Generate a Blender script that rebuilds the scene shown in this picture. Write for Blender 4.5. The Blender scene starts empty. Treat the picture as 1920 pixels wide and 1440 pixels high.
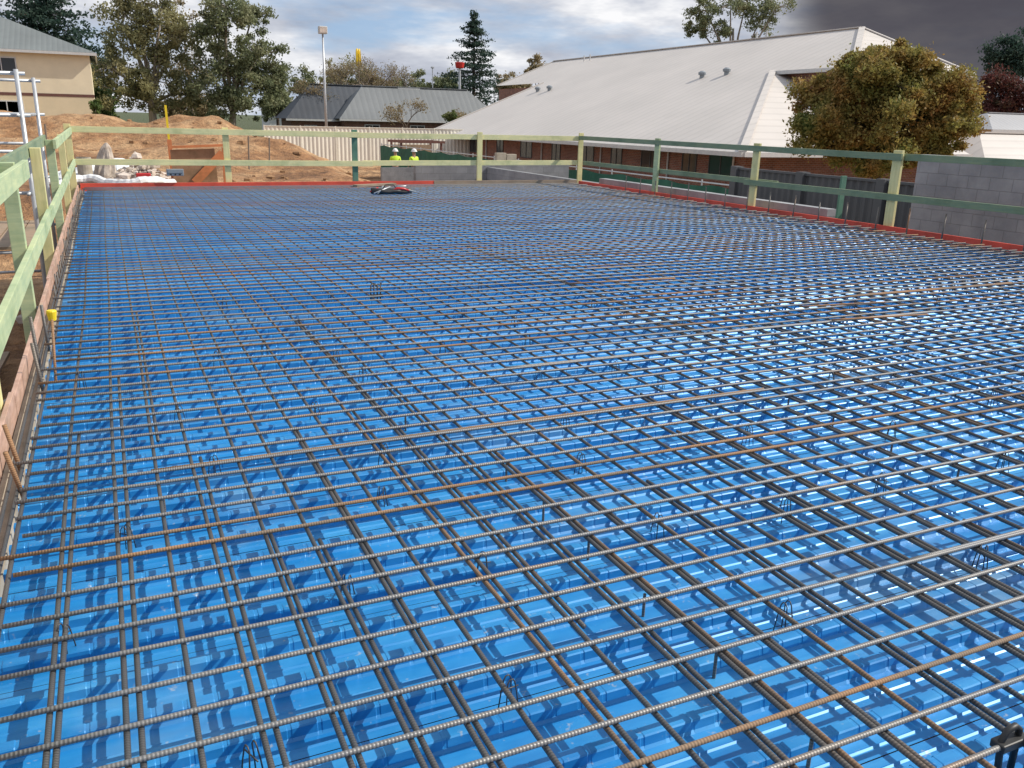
import bpy, math, random
import numpy as np
from mathutils import Vector, Matrix, noise
random.seed(7); rng=np.random.default_rng(7)
S=bpy.context.scene; COL=S.collection
R=math.radians
# ------------------------------------------------------------ camera solved from the vanishing points
F=1600.0; EYE=1.5
def nrm(a): return a.normalized()
y1=208.0; y2=312.0
v1=Vector((190-960,720-y1,-F)); dx2=(F*F+(720-y1)*(720-y2))/770.0
v2=Vector((dx2,720-y2,-F))
d1=nrm(v1); d2=nrm(v2-d1*v2.dot(d1)); d3=nrm(d2.cross(d1))
def ray(px,py):
    v=Vector((px-960,720-py,-F)); return Vector((v.dot(d2),v.dot(d1),v.dot(d3)))
CAM=Vector((0,0,EYE))
def atZ(px,py,z=0.0):
    r=ray(px,py); return CAM+r*((z-EYE)/r.z)
def atY(px,py,Y):
    r=ray(px,py); return CAM+r*(Y/r.y)
def atX(px,py,X):
    r=ray(px,py); return CAM+r*(X/r.x)
cd=bpy.data.cameras.new('camera'); cam=bpy.data.objects.new('camera',cd); COL.objects.link(cam)
cd.sensor_width=36; cd.lens=36*F/1920; cd.clip_start=.05; cd.clip_end=5000
m=Matrix((tuple(d2),tuple(d1),tuple(d3))).to_4x4()
m.translation=CAM; cam.matrix_world=m; S.camera=cam
# ------------------------------------------------------------ materials
def newmat(name):
    m=bpy.data.materials.new(name); m.use_nodes=True
    nt=m.node_tree; b=nt.nodes['Principled BSDF']; return m,nt,b
def N(nt,t,**k):
    n=nt.nodes.new(t)
    for a,v in k.items(): setattr(n,a,v)
    return n
def ramp(nt,fac,stops):
    r=N(nt,'ShaderNodeValToRGB'); e=r.color_ramp.elements
    while len(e)<len(stops): e.new(.5)
    for i,(p,c) in enumerate(stops):
        e[i].position=p; e[i].color=(c[0],c[1],c[2],1)
    nt.links.new(fac,r.inputs[0]); return r.outputs[0]
def mix(nt,fac,a,b,mode='MIX'):
    n=N(nt,'ShaderNodeMix',data_type='RGBA',blend_type=mode)
    for s,i in ((fac,0),(a,6),(b,7)):
        if isinstance(s,bpy.types.NodeSocket): nt.links.new(s,n.inputs[i])
        else: n.inputs[i].default_value=s if i==0 else (s[0],s[1],s[2],1)
    return n.outputs[2]
def noi(nt,scale,detail=4,rough=.6,vec=None,coord='Object',sc=None):
    n=N(nt,'ShaderNodeTexNoise'); n.inputs['Scale'].default_value=scale; n.inputs['Detail'].default_value=detail
    n.inputs['Roughness'].default_value=rough
    if vec is None:
        tc=N(nt,'ShaderNodeTexCoord'); vec=tc.outputs[coord]
    if sc:
        mp=N(nt,'ShaderNodeMapping'); mp.inputs['Scale'].default_value=sc; nt.links.new(vec,mp.inputs[0]); vec=mp.outputs[0]
    nt.links.new(vec,n.inputs['Vector']); return n.outputs['Fac']
def bump(nt,b,h,strength=.3,dist=.01,prev=None):
    n=N(nt,'ShaderNodeBump'); n.inputs['Strength'].default_value=strength; n.inputs['Distance'].default_value=dist
    nt.links.new(h,n.inputs['Height'])
    if prev is not None: nt.links.new(prev,n.inputs['Normal'])
    nt.links.new(n.outputs[0],b.inputs['Normal']); return n.outputs[0]
def simple(name,c1,c2=None,scale=4,rough=.7,metal=0,bs=.2,bd=.01,sc=None,coord='Object',detail=4,spec=None):
    m,nt,b=newmat(name); c2=c2 or tuple(x*.75 for x in c1)
    f=noi(nt,scale,detail,.6,sc=sc,coord=coord)
    c=ramp(nt,f,[(.3,c1),(.7,c2)]); nt.links.new(c,b.inputs['Base Color'])
    b.inputs['Roughness'].default_value=rough; b.inputs['Metallic'].default_value=metal
    if bs: bump(nt,b,f,bs,bd)
    return m
def geo(nt):
    return N(nt,'ShaderNodeNewGeometry').outputs['Position']
M={}
def rebar_mat(name,axis,c1,c2,c3,metal=.25,rough=.45):
    m,nt,b=newmat(name); tc=N(nt,'ShaderNodeTexCoord')
    f=noi(nt,1.3,3,.65,vec=geo(nt))
    c=ramp(nt,f,[(.40,c1),(.58,c2),(.74,c3)])
    w=N(nt,'ShaderNodeTexWave',wave_type='BANDS',bands_direction=axis); w.inputs['Scale'].default_value=32
    nt.links.new(tc.outputs['Object'],w.inputs['Vector'])
    k=ramp(nt,w.outputs['Fac'],[(.2,(.76,.76,.76)),(.8,(1.08,1.08,1.08))])
    c=mix(nt,1.0,c,k,'MULTIPLY')
    nt.links.new(c,b.inputs['Base Color']); b.inputs['Metallic'].default_value=metal; b.inputs['Roughness'].default_value=rough
    bump(nt,b,w.outputs['Fac'],.5,.0018); return m
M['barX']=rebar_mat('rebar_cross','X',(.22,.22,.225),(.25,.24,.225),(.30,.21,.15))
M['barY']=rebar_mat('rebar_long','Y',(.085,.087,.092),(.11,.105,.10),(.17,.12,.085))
M['barZ']=rebar_mat('rebar_up','Z',(.15,.14,.13),(.2,.17,.14),(.3,.16,.08))
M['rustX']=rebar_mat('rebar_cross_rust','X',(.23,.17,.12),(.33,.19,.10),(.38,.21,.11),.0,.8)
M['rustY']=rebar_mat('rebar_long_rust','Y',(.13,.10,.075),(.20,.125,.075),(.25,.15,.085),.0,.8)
M['rustZ']=rebar_mat('rebar_up_rust','Z',(.24,.15,.09),(.36,.19,.09),(.42,.22,.10),.05,.75)
def deck_mat():
    m,nt,b=newmat('blue_decking'); P=geo(nt)
    f=noi(nt,.8,5,.70,vec=P); g=noi(nt,5,4,.7,vec=P,sc=(.35,1.8,1)); h=noi(nt,30,2,.7,vec=P)
    blue=ramp(nt,g,[(.3,(.010,.185,.50)),(.52,(.018,.245,.59)),(.72,(.045,.32,.66))])
    dust=ramp(nt,f,[(.54,(0,0,0)),(.72,(.60,.60,.60))])
    c=mix(nt,dust,blue,(.22,.36,.48))
    sp=ramp(nt,h,[(.66,(0,0,0)),(.76,(.6,.6,.6))]); c=mix(nt,sp,c,(.42,.46,.48))
    nt.links.new(c,b.inputs['Base Color'])
    r=ramp(nt,g,[(.35,(.36,.36,.36)),(.7,(.52,.52,.52))]); nt.links.new(r,b.inputs['Roughness'])
    b.inputs['Metallic'].default_value=.15; b.inputs['Specular IOR Level'].default_value=.7
    return m
M['deck']=deck_mat()
def wood(name,c1,c2,axis_sc=(18,18,18),rough=.75):
    m,nt,b=newmat(name); P=geo(nt)
    f=noi(nt,1.0,5,.7,vec=P,sc=axis_sc); g=noi(nt,1.6,4,.65,vec=P)
    c=ramp(nt,f,[(.3,c1),(.7,c2)]); s=ramp(nt,g,[(.35,(.70,.76,.70)),(.5,(.96,.97,.95)),(.65,(1.08,1.06,1.0))]); c=mix(nt,1.0,c,s,'MULTIPLY')
    nt.links.new(c,b.inputs['Base Color']); b.inputs['Roughness'].default_value=rough; bump(nt,b,f,.3,.003); return m
M['pine']=wood('treated_pine',(.80,.71,.36),(.63,.57,.28),(30,30,3))
M['pinef']=wood('yellow_treated_pine_rail',(.80,.72,.38),(.62,.60,.32),(3,3,30))
M['pineg']=wood('green_treated_pine',(.16,.23,.15),(.25,.29,.17),(3,3,30))
M['pinel']=wood('pale_treated_pine_rail',(.52,.57,.33),(.34,.44,.27),(3,3,30))
M['pinet']=wood('teal_treated_pine',(.07,.18,.14),(.12,.24,.17),(20,20,4))
M['pink']=wood('pink_formply',(.60,.40,.32),(.38,.22,.16),(5,5,20))
M['red']=wood('red_formply',(.78,.09,.05),(.60,.07,.04),(3,3,14))
M['brownwood']=wood('brown_timber',(.27,.18,.12),(.36,.27,.19),(4,20,20))
M['panel']=wood('dirty_brown_panel',(.30,.16,.09),(.38,.22,.13),(4,4,4))
M['orangewood']=wood('orange_timber',(.64,.22,.09),(.50,.18,.07),(4,4,20))
M['yellow']=simple('yellow_plastic',(.85,.65,.02),(.8,.57,.02),5,.45,bs=0)
M['concrete']=simple('concrete',(.46,.41,.33),(.30,.26,.20),6,.9,bs=.5)
M['rubble']=simple('pale_concrete',(.70,.61,.54),(.45,.38,.32),3,.9,bs=.6,bd=.03)
M['sack']=simple('dusty_sackcloth',(.55,.48,.41),(.32,.26,.21),5,.9,bs=.8,bd=.04)
M['clod']=simple('dirt_clod',(.34,.20,.10),(.22,.12,.06),5,.95,bs=.6,bd=.04)
M['wire']=simple('dark_wire',(.09,.09,.095),(.06,.06,.06),30,.45,.5,bs=0)
M['black']=simple('black_plastic',(.02,.02,.02),(.03,.03,.03),10,.5,bs=0)
M['galv']=simple('galvanised_tube',(.55,.57,.59),(.44,.45,.47),8,.4,.4,bs=0)
M['greyplastic']=simple('grey_plastic',(.25,.28,.30),(.2,.22,.24),8,.5,bs=0)
M['white']=simple('white_plastic',(.80,.81,.81),(.62,.62,.61),5,.5,bs=.5,bd=.03)
M['redpl']=simple('red_plastic',(.55,.03,.03),(.45,.02,.02),5,.4,bs=0)
M['whitecap']=simple('hat_white',(.8,.8,.78),(.75,.75,.75),5,.4,bs=0)
M['hivis']=simple('hi_vis_yellow',(.65,.90,.05),(.55,.8,.05),6,.7,bs=.2)
M['navy']=simple('navy_cloth',(.03,.04,.07),(.02,.03,.05),8,.9,bs=.2)
M['skin']=simple('skin',(.45,.27,.19),(.40,.23,.16),8,.6,bs=0)
M['hair']=simple('hair',(.05,.03,.02),(.03,.02,.01),8,.8,bs=0)
M['bark']=simple('bark',(.20,.165,.13),(.34,.29,.23),3,.95,bs=.6,bd=.05,sc=(3,3,.6))
M['darkbark']=simple('dark_bark',(.07,.05,.04),(.11,.085,.065),3,.95,bs=.5,bd=.04,sc=(3,3,.6))
M['twig']=simple('twig_bark',(.24,.19,.15),(.15,.115,.09),2,.95,bs=0)
def leaf(name,cols,scale=.5):
    m,nt,b=newmat(name); P=geo(nt)
    f=noi(nt,scale,3,.7,vec=P); g=noi(nt,scale*12,1,.5,vec=P)
    n=len(cols); c=ramp(nt,f,[(.3+.4*i/(n-1),cols[i]) for i in range(n)])
    k=ramp(nt,g,[(.3,(.65,.65,.65)),(.7,(1.35,1.35,1.35))]); c=mix(nt,1.0,c,k,'MULTIPLY')
    nt.links.new(c,b.inputs['Base Color']); b.inputs['Roughness'].default_value=.6
    b.inputs['Specular IOR Level'].default_value=.25
    tr=N(nt,'ShaderNodeBsdfTranslucent'); nt.links.new(c,tr.inputs['Color']); mx=N(nt,'ShaderNodeMixShader'); mx.inputs[0].default_value=.4
    nt.links.new(b.outputs[0],mx.inputs[1]); nt.links.new(tr.outputs[0],mx.inputs[2]); nt.links.new(mx.outputs[0],nt.nodes['Material Output'].inputs['Surface'])
    return m
M['gum']=leaf('gum_leaves',[(.17,.185,.09),(.27,.26,.13),(.38,.34,.18)],.5)
M['gumd']=leaf('dark_gum_leaves',[(.13,.16,.085),(.20,.225,.12),(.30,.29,.17)],.5)
M['pineleaf']=leaf('conifer_needles',[(.025,.055,.045),(.045,.08,.06),(.07,.10,.07)],.6)
M['maple']=leaf('maple_leaves',[(.18,.22,.06),(.29,.235,.07),(.37,.20,.065)],1.0)
M['redleaf']=leaf('red_leaves',[(.06,.035,.03),(.12,.04,.035),(.09,.08,.04)],.6)
M['brownleaf']=leaf('brown_leaves',[(.24,.18,.10),(.31,.24,.13),(.18,.16,.09)],.6)
M['bush']=leaf('bush_leaves',[(.07,.12,.04),(.12,.17,.05),(.2,.2,.08)],.8)
def bricks(name,axis,c1,c2,mortar,w,h,ms,rough=.9,bs=.6):
    m,nt,b=newmat(name); sp=N(nt,'ShaderNodeSeparateXYZ'); nt.links.new(geo(nt),sp.inputs[0])
    cb=N(nt,'ShaderNodeCombineXYZ'); nt.links.new(sp.outputs[axis],cb.inputs[0]); nt.links.new(sp.outputs['Z'],cb.inputs[1])
    t=N(nt,'ShaderNodeTexBrick'); nt.links.new(cb.outputs[0],t.inputs['Vector'])
    t.inputs['Color1'].default_value=(*c1,1); t.inputs['Color2'].default_value=(*c2,1); t.inputs['Mortar'].default_value=(*mortar,1)
    t.inputs['Scale'].default_value=1; t.inputs['Brick Width'].default_value=w; t.inputs['Row Height'].default_value=h
    t.inputs['Mortar Size'].default_value=ms; t.inputs['Mortar Smooth'].default_value=.2
    f=noi(nt,2.2,5,.65,vec=geo(nt)); k=ramp(nt,f,[(.3,(.75,.75,.76)),(.7,(1.15,1.14,1.12))])
    c=mix(nt,1.0,t.outputs['Color'],k,'MULTIPLY'); nt.links.new(c,b.inputs['Base Color'])
    b.inputs['Roughness'].default_value=rough
    inv=N(nt,'ShaderNodeMath',operation='SUBTRACT'); inv.inputs[0].default_value=1; nt.links.new(t.outputs['Fac'],inv.inputs[1])
    bump(nt,b,inv.outputs[0],bs,.008); return m
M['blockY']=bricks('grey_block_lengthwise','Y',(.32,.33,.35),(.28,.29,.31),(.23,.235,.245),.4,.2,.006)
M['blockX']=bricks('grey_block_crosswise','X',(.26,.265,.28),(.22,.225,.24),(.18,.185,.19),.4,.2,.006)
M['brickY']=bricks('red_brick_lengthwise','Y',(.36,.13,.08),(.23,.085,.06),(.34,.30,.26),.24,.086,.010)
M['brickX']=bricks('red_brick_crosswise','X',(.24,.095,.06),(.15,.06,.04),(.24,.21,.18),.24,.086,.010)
def roofmat(name,c1,c2,axis,scale,rough=.45,bs=.4):
    m,nt,b=newmat(name); P=geo(nt); f=noi(nt,.25,5,.6,vec=P,sc=(1,1,1)); 
    c=ramp(nt,f,[(.3,c1),(.7,c2)])
    w=N(nt,'ShaderNodeTexWave',wave_type='BANDS',bands_direction=axis); w.inputs['Scale'].default_value=scale; nt.links.new(P,w.inputs['Vector'])
    k=ramp(nt,w.outputs['Fac'],[(.02,(.90,.90,.90)),(.2,(1,1,1))]); c=mix(nt,1.0,c,k,'MULTIPLY')
    nt.links.new(c,b.inputs['Base Color']); b.inputs['Roughness'].default_value=rough
    bump(nt,b,w.outputs['Fac'],bs,.02); return m
M['roofwhite']=roofmat('white_sheet_roof',(.60,.55,.505),(.52,.48,.44),'Y',.42,.55)
M['roofgrey']=roofmat('grey_sheet_roof',(.19,.20,.205),(.155,.165,.17),'X',.5,.6)
M['roofnavy']=roofmat('navy_sheet_roof',(.06,.07,.085),(.045,.05,.06),'X',.5,.6)
M['roofpale']=roofmat('pale_grey_roof',(.36,.36,.37),(.30,.30,.31),'X',.6,.6)
M['rooftile']=roofmat('grey_tile_roof',(.18,.20,.20),(.14,.155,.155),'X',.9,.8)
M['cream']=simple('cream_render',(.80,.70,.50),(.72,.63,.45),1.2,.85,bs=.1)
M['creamlow']=simple('tan_render',(.72,.60,.40),(.64,.54,.36),1.2,.85,bs=.1)
M['creamfence']=simple('cream_steel_fence',(.84,.80,.69),(.74,.70,.60),1.0,.55,bs=0)
M['greyfence']=simple('dark_grey_fence',(.075,.078,.085),(.095,.095,.10),1.5,.6,bs=.2)
M['frame']=simple('white_frame',(.6,.6,.58),(.5,.5,.5),5,.5,bs=0)
M['fascia']=simple('dark_red_fascia',(.16,.07,.05),(.12,.05,.04),5,.5,bs=0)
M['signyellow']=simple('sign_yellow',(.75,.5,.01),(.7,.45,.01),5,.4,bs=0)
M['signred']=simple('sign_red',(.55,.03,.02),(.5,.02,.02),5,.4,bs=0)
mg,nt,b=newmat('window_glass'); b.inputs['Base Color'].default_value=(.03,.035,.04,1); b.inputs['Roughness'].default_value=.08; M['glass']=mg
M['mesh']=simple('green_shade_mesh',(.015,.085,.055),(.03,.14,.085),1.6,.8,bs=.5,bd=.1)
# dirt
mg,nt,b=newmat('site_dirt'); P=geo(nt)
f=noi(nt,.20,6,.68,vec=P); g=noi(nt,2.2,5,.75,vec=P)
c=ramp(nt,f,[(.32,(.17,.08,.035)),(.45,(.33,.17,.075)),(.58,(.50,.31,.16)),(.74,(.35,.18,.08))])
k=ramp(nt,g,[(.3,(.45,.42,.40)),(.55,(1.0,1.0,1.0)),(.72,(1.3,1.27,1.22))]); c=mix(nt,1.0,c,k,'MULTIPLY')
sp=N(nt,'ShaderNodeSeparateXYZ'); nt.links.new(P,sp.inputs[0])
mr=N(nt,'ShaderNodeMapRange'); mr.inputs['From Min'].default_value=70; mr.inputs['From Max'].default_value=84; nt.links.new(sp.outputs['Y'],mr.inputs['Value'])
c=mix(nt,mr.outputs[0],c,(.07,.085,.035)); nt.links.new(c,b.inputs['Base Color']); b.inputs['Roughness'].default_value=.95
bump(nt,b,g,1.0,.25); M['dirt']=mg
# ------------------------------------------------------------ mesh helpers
W={}
class MB:
    def __init__(s): s.v=[]; s.f=[]
    def add(s,vs,fs):
        o=len(s.v); s.v+= [Vector(a) for a in vs]; s.f+=[tuple(i+o for i in q) for q in fs]; return s
    def box(s,a,b):
        x0,x1=sorted((a[0],b[0])); y0,y1=sorted((a[1],b[1])); z0,z1=sorted((a[2],b[2]))
        return s.add([(x0,y0,z0),(x1,y0,z0),(x1,y1,z0),(x0,y1,z0),(x0,y0,z1),(x1,y0,z1),(x1,y1,z1),(x0,y1,z1)],
          [(3,2,1,0),(4,5,6,7),(0,1,5,4),(1,2,6,5),(2,3,7,6),(3,0,4,7)])
    def bar(s,p,q,w,h,up=(0,0,1)):
        p=Vector(p);q=Vector(q);d=(q-p).normalized();up=Vector(up)
        sd=d.cross(up)
        if sd.length<1e-4: sd=d.cross(Vector((0,1,0)))
        sd.normalize();u=sd.cross(d)
        a=sd*w/2;b_=u*h/2
        return s.add([p-a-b_,p+a-b_,p+a+b_,p-a+b_,q-a-b_,q+a-b_,q+a+b_,q-a+b_],[(0,1,2,3),(7,6,5,4),(1,0,4,5),(2,1,5,6),(3,2,6,7),(0,3,7,4)])
    def tube(s,pts,r,n=8,caps=True):
        pts=[Vector(p) for p in pts]; k=len(pts)
        if not hasattr(r,'__len__'): r=[r]*k
        o=len(s.v); ref=None
        for i,p in enumerate(pts):
            d=(pts[min(i+1,k-1)]-pts[max(i-1,0)]).normalized()
            if ref is None: ref=Vector((0,0,1)) if abs(d.z)<.9 else Vector((1,0,0))
            a=(ref-d*ref.dot(d))
            if a.length<1e-5: a=d.orthogonal()
            a.normalize(); b_=d.cross(a); ref=a
            for j in range(n):
                t=2*math.pi*j/n; s.v.append(p+(a*math.cos(t)+b_*math.sin(t))*r[i])
        for i in range(k-1):
            for j in range(n):
                j2=(j+1)%n; s.f.append((o+i*n+j,o+i*n+j2,o+(i+1)*n+j2,o+(i+1)*n+j))
        if caps:
            s.f.append(tuple(o+j for j in reversed(range(n)))); s.f.append(tuple(o+(k-1)*n+j for j in range(n)))
        return s
    def poly(s,pts): return s.add(pts,[tuple(range(len(pts)))])
    def sphere(s,c,r,n=10,m=6,lo=0.0,jit=0):
        c=Vector(c); r=r if hasattr(r,'__len__') else (r,r,r); vs=[];fs=[]
        for i in range(m+1):
            ph=math.pi*(i/m)*(1-lo)
            for j in range(n):
                t=2*math.pi*j/n; q=1+(random.uniform(-jit,jit) if jit else 0)
                vs.append(c+Vector((r[0]*math.sin(ph)*math.cos(t)*q,r[1]*math.sin(ph)*math.sin(t)*q,r[2]*math.cos(ph)*q)))
        for i in range(m):
            for j in range(n):
                j2=(j+1)%n; fs.append((i*n+j,(i+1)*n+j,(i+1)*n+j2,i*n+j2))
        return s.add(vs,fs)
    def build(s,name,mat,parent=None,smooth=False,bevel=0):
        if parent is not None: o0=W[parent.name]
        else:
            n=len(s.v); o0=Vector((sum(v.x for v in s.v)/n,sum(v.y for v in s.v)/n,min(v.z for v in s.v)))
        me=bpy.data.meshes.new(name); me.from_pydata([tuple(v-o0) for v in s.v],[],s.f); me.validate()
        me.materials.append(M[mat] if isinstance(mat,str) else mat)
        if smooth: me.polygons.foreach_set('use_smooth',[True]*len(me.polygons))
        o=bpy.data.objects.new(name,me); COL.objects.link(o)
        if parent is not None: o.parent=parent
        else: o.location=o0
        W[o.name]=o0.copy()
        if bevel:
            bm=o.modifiers.new('bevel','BEVEL'); bm.width=bevel; bm.segments=2; bm.limit_method='ANGLE'
        return o
def tag(o,label,cat,group=None):
    o['label']=label; o['category']=cat
    if group: o['group']=group
    return o
def struct(o): o['kind']='structure'; return o
def thing(name,label,cat,loc,group=None):
    o=bpy.data.objects.new(name,None); COL.objects.link(o); o.location=loc; o.empty_display_size=.2
    W[o.name]=Vector(loc); return tag(o,label,cat,group)
def dup(root,loc,label=None,group=None,rz=0,sc=1):
    def cp(o,par):
        c=o.copy(); COL.objects.link(c)
        if par: c.parent=par
        for ch in list(o.children): cp(ch,c)
        return c
    c=cp(root,None); c.location=loc; c.rotation_euler=(0,0,rz); c.scale=(sc,sc,sc)
    if label: c['label']=label
    if group: c['group']=group
    return c
# ------------------------------------------------------------ terrain
def ss(a,b,t):
    t=max(0,min(1,(t-a)/(b-a))); return t*t*(3-2*t)
def terr(x,y):
    z=-1.9
    if y>18 or x<-1:
        pl=1.3*ss(21.5,26,y)*(1-ss(7,13,x)); fa=1.3*ss(68,76,y)
        z+=max(pl,fa)
        lump=noise.fractal(Vector((x*.25,y*.25,3)),1,2,5)
        m1=1.75*math.exp(-((y-60)/4.5)**2)*(1-ss(6.5,11.5,x))*(1+.25*noise.noise(Vector((x*.25,y*.1,1))))
        m2=1.05*math.exp(-((x-6.0)/4.2)**2-((y-43)/4)**2)
        m3=.7*math.exp(-((x+4)/3)**2-((y-47)/4)**2)
        z+=m1+m2+m3+lump*(.12+.18*(m1+m2+m3))*(1 if y<80 else .3)
        z+=.15*noise.fractal(Vector((x*1.1,y*1.1,7)),1,2,3)*(1 if y<75 else 0)
    return z
def coords(a,b,step,out):
    c=list(np.arange(a,b+.01,step)); lo=[];hi=[]; d=step
    x=a
    while x>-out: d*=1.6; x-=d; lo.append(x)
    d=step; x=b
    while x<out: d*=1.6; x+=d; hi.append(x)
    return lo[::-1]+c+hi
gx=coords(-22,30,.4,2500); gy=coords(-4,78,.4,2500)
mb=MB(); nx=len(gx)
for y in gy:
    for x in gx: mb.v.append(Vector((x,y,terr(x,y))))
for j in range(len(gy)-1):
    for i in range(nx-1):
        a=j*nx+i; mb.f.append((a,a+1,a+nx+1,a+nx))
struct(mb.build('ground','dirt',smooth=True))
# ------------------------------------------------------------ deck
XL,XR,YN,YF=-.57,11.05,-1.6,19.9
ZD=-.115
y=YF-.6; mb=MB()
cs=(.1,.3,.5); edges=[0]+[v for c in cs for v in (c-.030,c+.030)]+[.597]
for i in range(0,len(edges),2):
    a,b_=edges[i],edges[i+1]
    m_=(a+b_)/2
    ys_=[(a,0),(m_-.006,0),(m_,.004),(m_+.006,0),(b_,0)]; o=len(mb.v)
    for xx in (XL,XR):
        for (q,z) in ys_: mb.v.append(Vector((xx,y+q,ZD+z)))
    for j in range(4): mb.f.append((o+j,o+5+j,o+6+j,o+1+j))
st=[]; x=XL
while x<XR-.09:
    st+=[(x,1),(x+.058,1),(x+.061,0),(x+.070,0),(x+.073,1)]; x+=.082
st.append((XR,1))
for c in cs:
    o=len(mb.v)
    for (x,h) in st:
        hw=.019 if h else .0175; zl=.038 if h else .0365
        for (a,z) in ((c-.030,0),(c-hw-.004,.008),(c-hw-.001,zl-.004),(c-hw+.003,zl),(c+hw-.003,zl),(c+hw+.001,zl-.004),(c+hw+.004,.008),(c+.030,0)): mb.v.append(Vector((x,y+a,ZD+z)))
    for i in range(len(st)-1):
        for j in range(7): a=o+i*8+j; mb.f.append((a,a+8,a+9,a+1))
proto=mb.build('steel_deck_sheet','deck')
tag(proto,'blue ribbed steel decking sheet lying crosswise under the bars','decking sheet','blue steel decking sheets side by side')
base=proto.location.copy(); py=y; y-=.6
while y>YN-.3:
    o=proto.copy(); COL.objects.link(o); o.location=base+Vector((random.uniform(-.03,.03),y-py,random.uniform(-.0015,.0015))); y-=.6
tag(MB().box((-.57,YN,-.22),(-.485,YF,-.07)).build('concrete_ledge','concrete'),'rough tan concrete ledge inside the left formwork','ledge')
tag(MB().box((-.70,YN,-1.95),(-.50,YF-.05,-.225)).build('block_wall','blockY'),'grey block wall carrying the left edge of the deck','wall')
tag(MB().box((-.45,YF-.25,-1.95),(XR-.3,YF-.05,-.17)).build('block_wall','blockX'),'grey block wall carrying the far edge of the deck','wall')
def board(a,b,z0,z1,th,mat,label,group,axis):
    mb=MB()
    if axis=='Y': mb.box((a[0],a[1],z0),(a[0]+th,b[1],z1))
    else: mb.box((a[0],a[1],z0),(b[0],a[1]+th,z1))
    return tag(mb.build('formwork_board',mat,bevel=.003),label,'board',group)
for i,(a,b_) in enumerate([(-1.6,1.9),(1.905,5.0),(5.005,8.6),(8.605,12.2),(12.205,15.8),(15.805,19.95)]):
    off=random.uniform(-.008,.008)
    board((XL-.032+off,a),(0,b_),-.20,.055+random.uniform(-.015,.015),.025,'pink','faded pink formwork board standing along the left deck edge','boards of the left edge form','Y')
for i,(a,b_) in enumerate([(-.55,3.2),(3.205,7.1),(7.105,11.0)]):
    board((a,YF+.01+.008*(i%2)),(b_,0),-.16,.075,.03,'red' if i<2 else 'brownwood',['red formwork board on far edge, left length','red formwork board on far edge, middle length','brown weathered formwork board on far edge near right corner'][i],None,'X')
for i,(a,b_) in enumerate([(3.0,6.6),(6.605,10.2),(10.205,13.8),(13.805,19.9)]):
    board((XR+.008*(i%2),a),(0,b_),-.16,.05,.03,'red','red formwork board standing along the right deck edge','boards of the right edge form','Y')
# ------------------------------------------------------------ reinforcing bars
def barmesh(p,q,r,seg,wob,n=8,seed=0):
    p=Vector(p);q=Vector(q); pts=[]; d=(q-p)
    for i in range(seg+1):
        t=i/seg; a=noise.noise(Vector((t*d.length*.3,seed*3.1,0)))*wob; b_=noise.noise(Vector((t*d.length*.5,seed*5.7,9)))*.003
        side=Vector((-d.y,d.x,0)).normalized(); pts.append(p+d*t+side*a+Vector((0,0,b_)))
    return MB().tube(pts,r,n)
sd=0
y=-.3
while y<19.78:
    sd+=1; rusty=random.random()<.15
    xa=XL+.04+random.uniform(0,.12); xb=XR-.05-random.uniform(0,.15)
    yy=y+random.uniform(-.014,.014); sk=random.uniform(-.02,.02)
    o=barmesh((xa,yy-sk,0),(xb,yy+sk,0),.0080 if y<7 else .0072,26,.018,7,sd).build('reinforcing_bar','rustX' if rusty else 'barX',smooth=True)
    tag(o,'rusty brown steel bar laid crosswise on top of the mat' if rusty else 'grey ribbed steel bar laid crosswise on top of the mat','steel bar','rusty crosswise bars of the steel mat' if rusty else 'grey crosswise bars of the steel mat')
    if random.random()<.22 and y<8:
        xm=random.uniform(0,9); ln=random.uniform(1,4); rr=random.random()<.3
        sd+=1; o=barmesh((xm,yy+.021,.0),(min(xm+ln,xb),yy+.023,.0),.0080,10,.006,7,sd).build('reinforcing_bar','rustX' if rr else 'barX',smooth=True)
        tag(o,'short rusty lapped bar doubled up beside a long crosswise bar' if rr else 'short grey lapped bar doubled up beside a long crosswise bar','steel bar','short rusty crosswise lap bars' if rr else 'short grey crosswise lap bars')
    y+=.157 if y<6 else (.18 if y<10 else .225)
x=XL+.13
while x<XR-.05:
    sd+=1; rusty=random.random()<.06
    xx=x+random.uniform(-.012,.012)
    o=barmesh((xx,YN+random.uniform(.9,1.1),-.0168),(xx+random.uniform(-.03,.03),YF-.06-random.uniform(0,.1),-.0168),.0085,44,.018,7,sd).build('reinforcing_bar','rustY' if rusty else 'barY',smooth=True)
    tag(o,'rusty brown steel bar running lengthwise below the crosswise bars' if rusty else 'dark steel bar running lengthwise below the crosswise bars','steel bar','rusty lengthwise bars of the steel mat' if rusty else 'dark lengthwise bars of the steel mat')
    if random.random()<.8:
        ym=random.choice([random.uniform(-.6,.6),random.uniform(-.6,1.5),random.uniform(1.0,5)]); ln=random.uniform(2.0,5.5); rr=random.random()<.1
        off=random.choice([.022,.024,.034])
        sd+=1; o=barmesh((xx+off,ym,-.0168),(xx+off+.002,ym+ln,-.0168),.0085,18,.006,7,sd).build('reinforcing_bar','rustY' if rr else 'barY',smooth=True)
        tag(o,'rusty lapped bar doubled up beside a long lengthwise bar' if rr else 'dark lapped bar doubled up beside a long lengthwise bar','steel bar','rusty lengthwise lap bars' if rr else 'dark lengthwise lap bars')
    x+=.164
for xx in (XL+.05,XL+.075):
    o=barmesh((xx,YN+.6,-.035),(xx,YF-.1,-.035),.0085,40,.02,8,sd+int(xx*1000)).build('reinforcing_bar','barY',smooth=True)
    tag(o,'dark steel edge bar running beside the left formwork','steel bar','edge bars along the left formwork')
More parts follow.
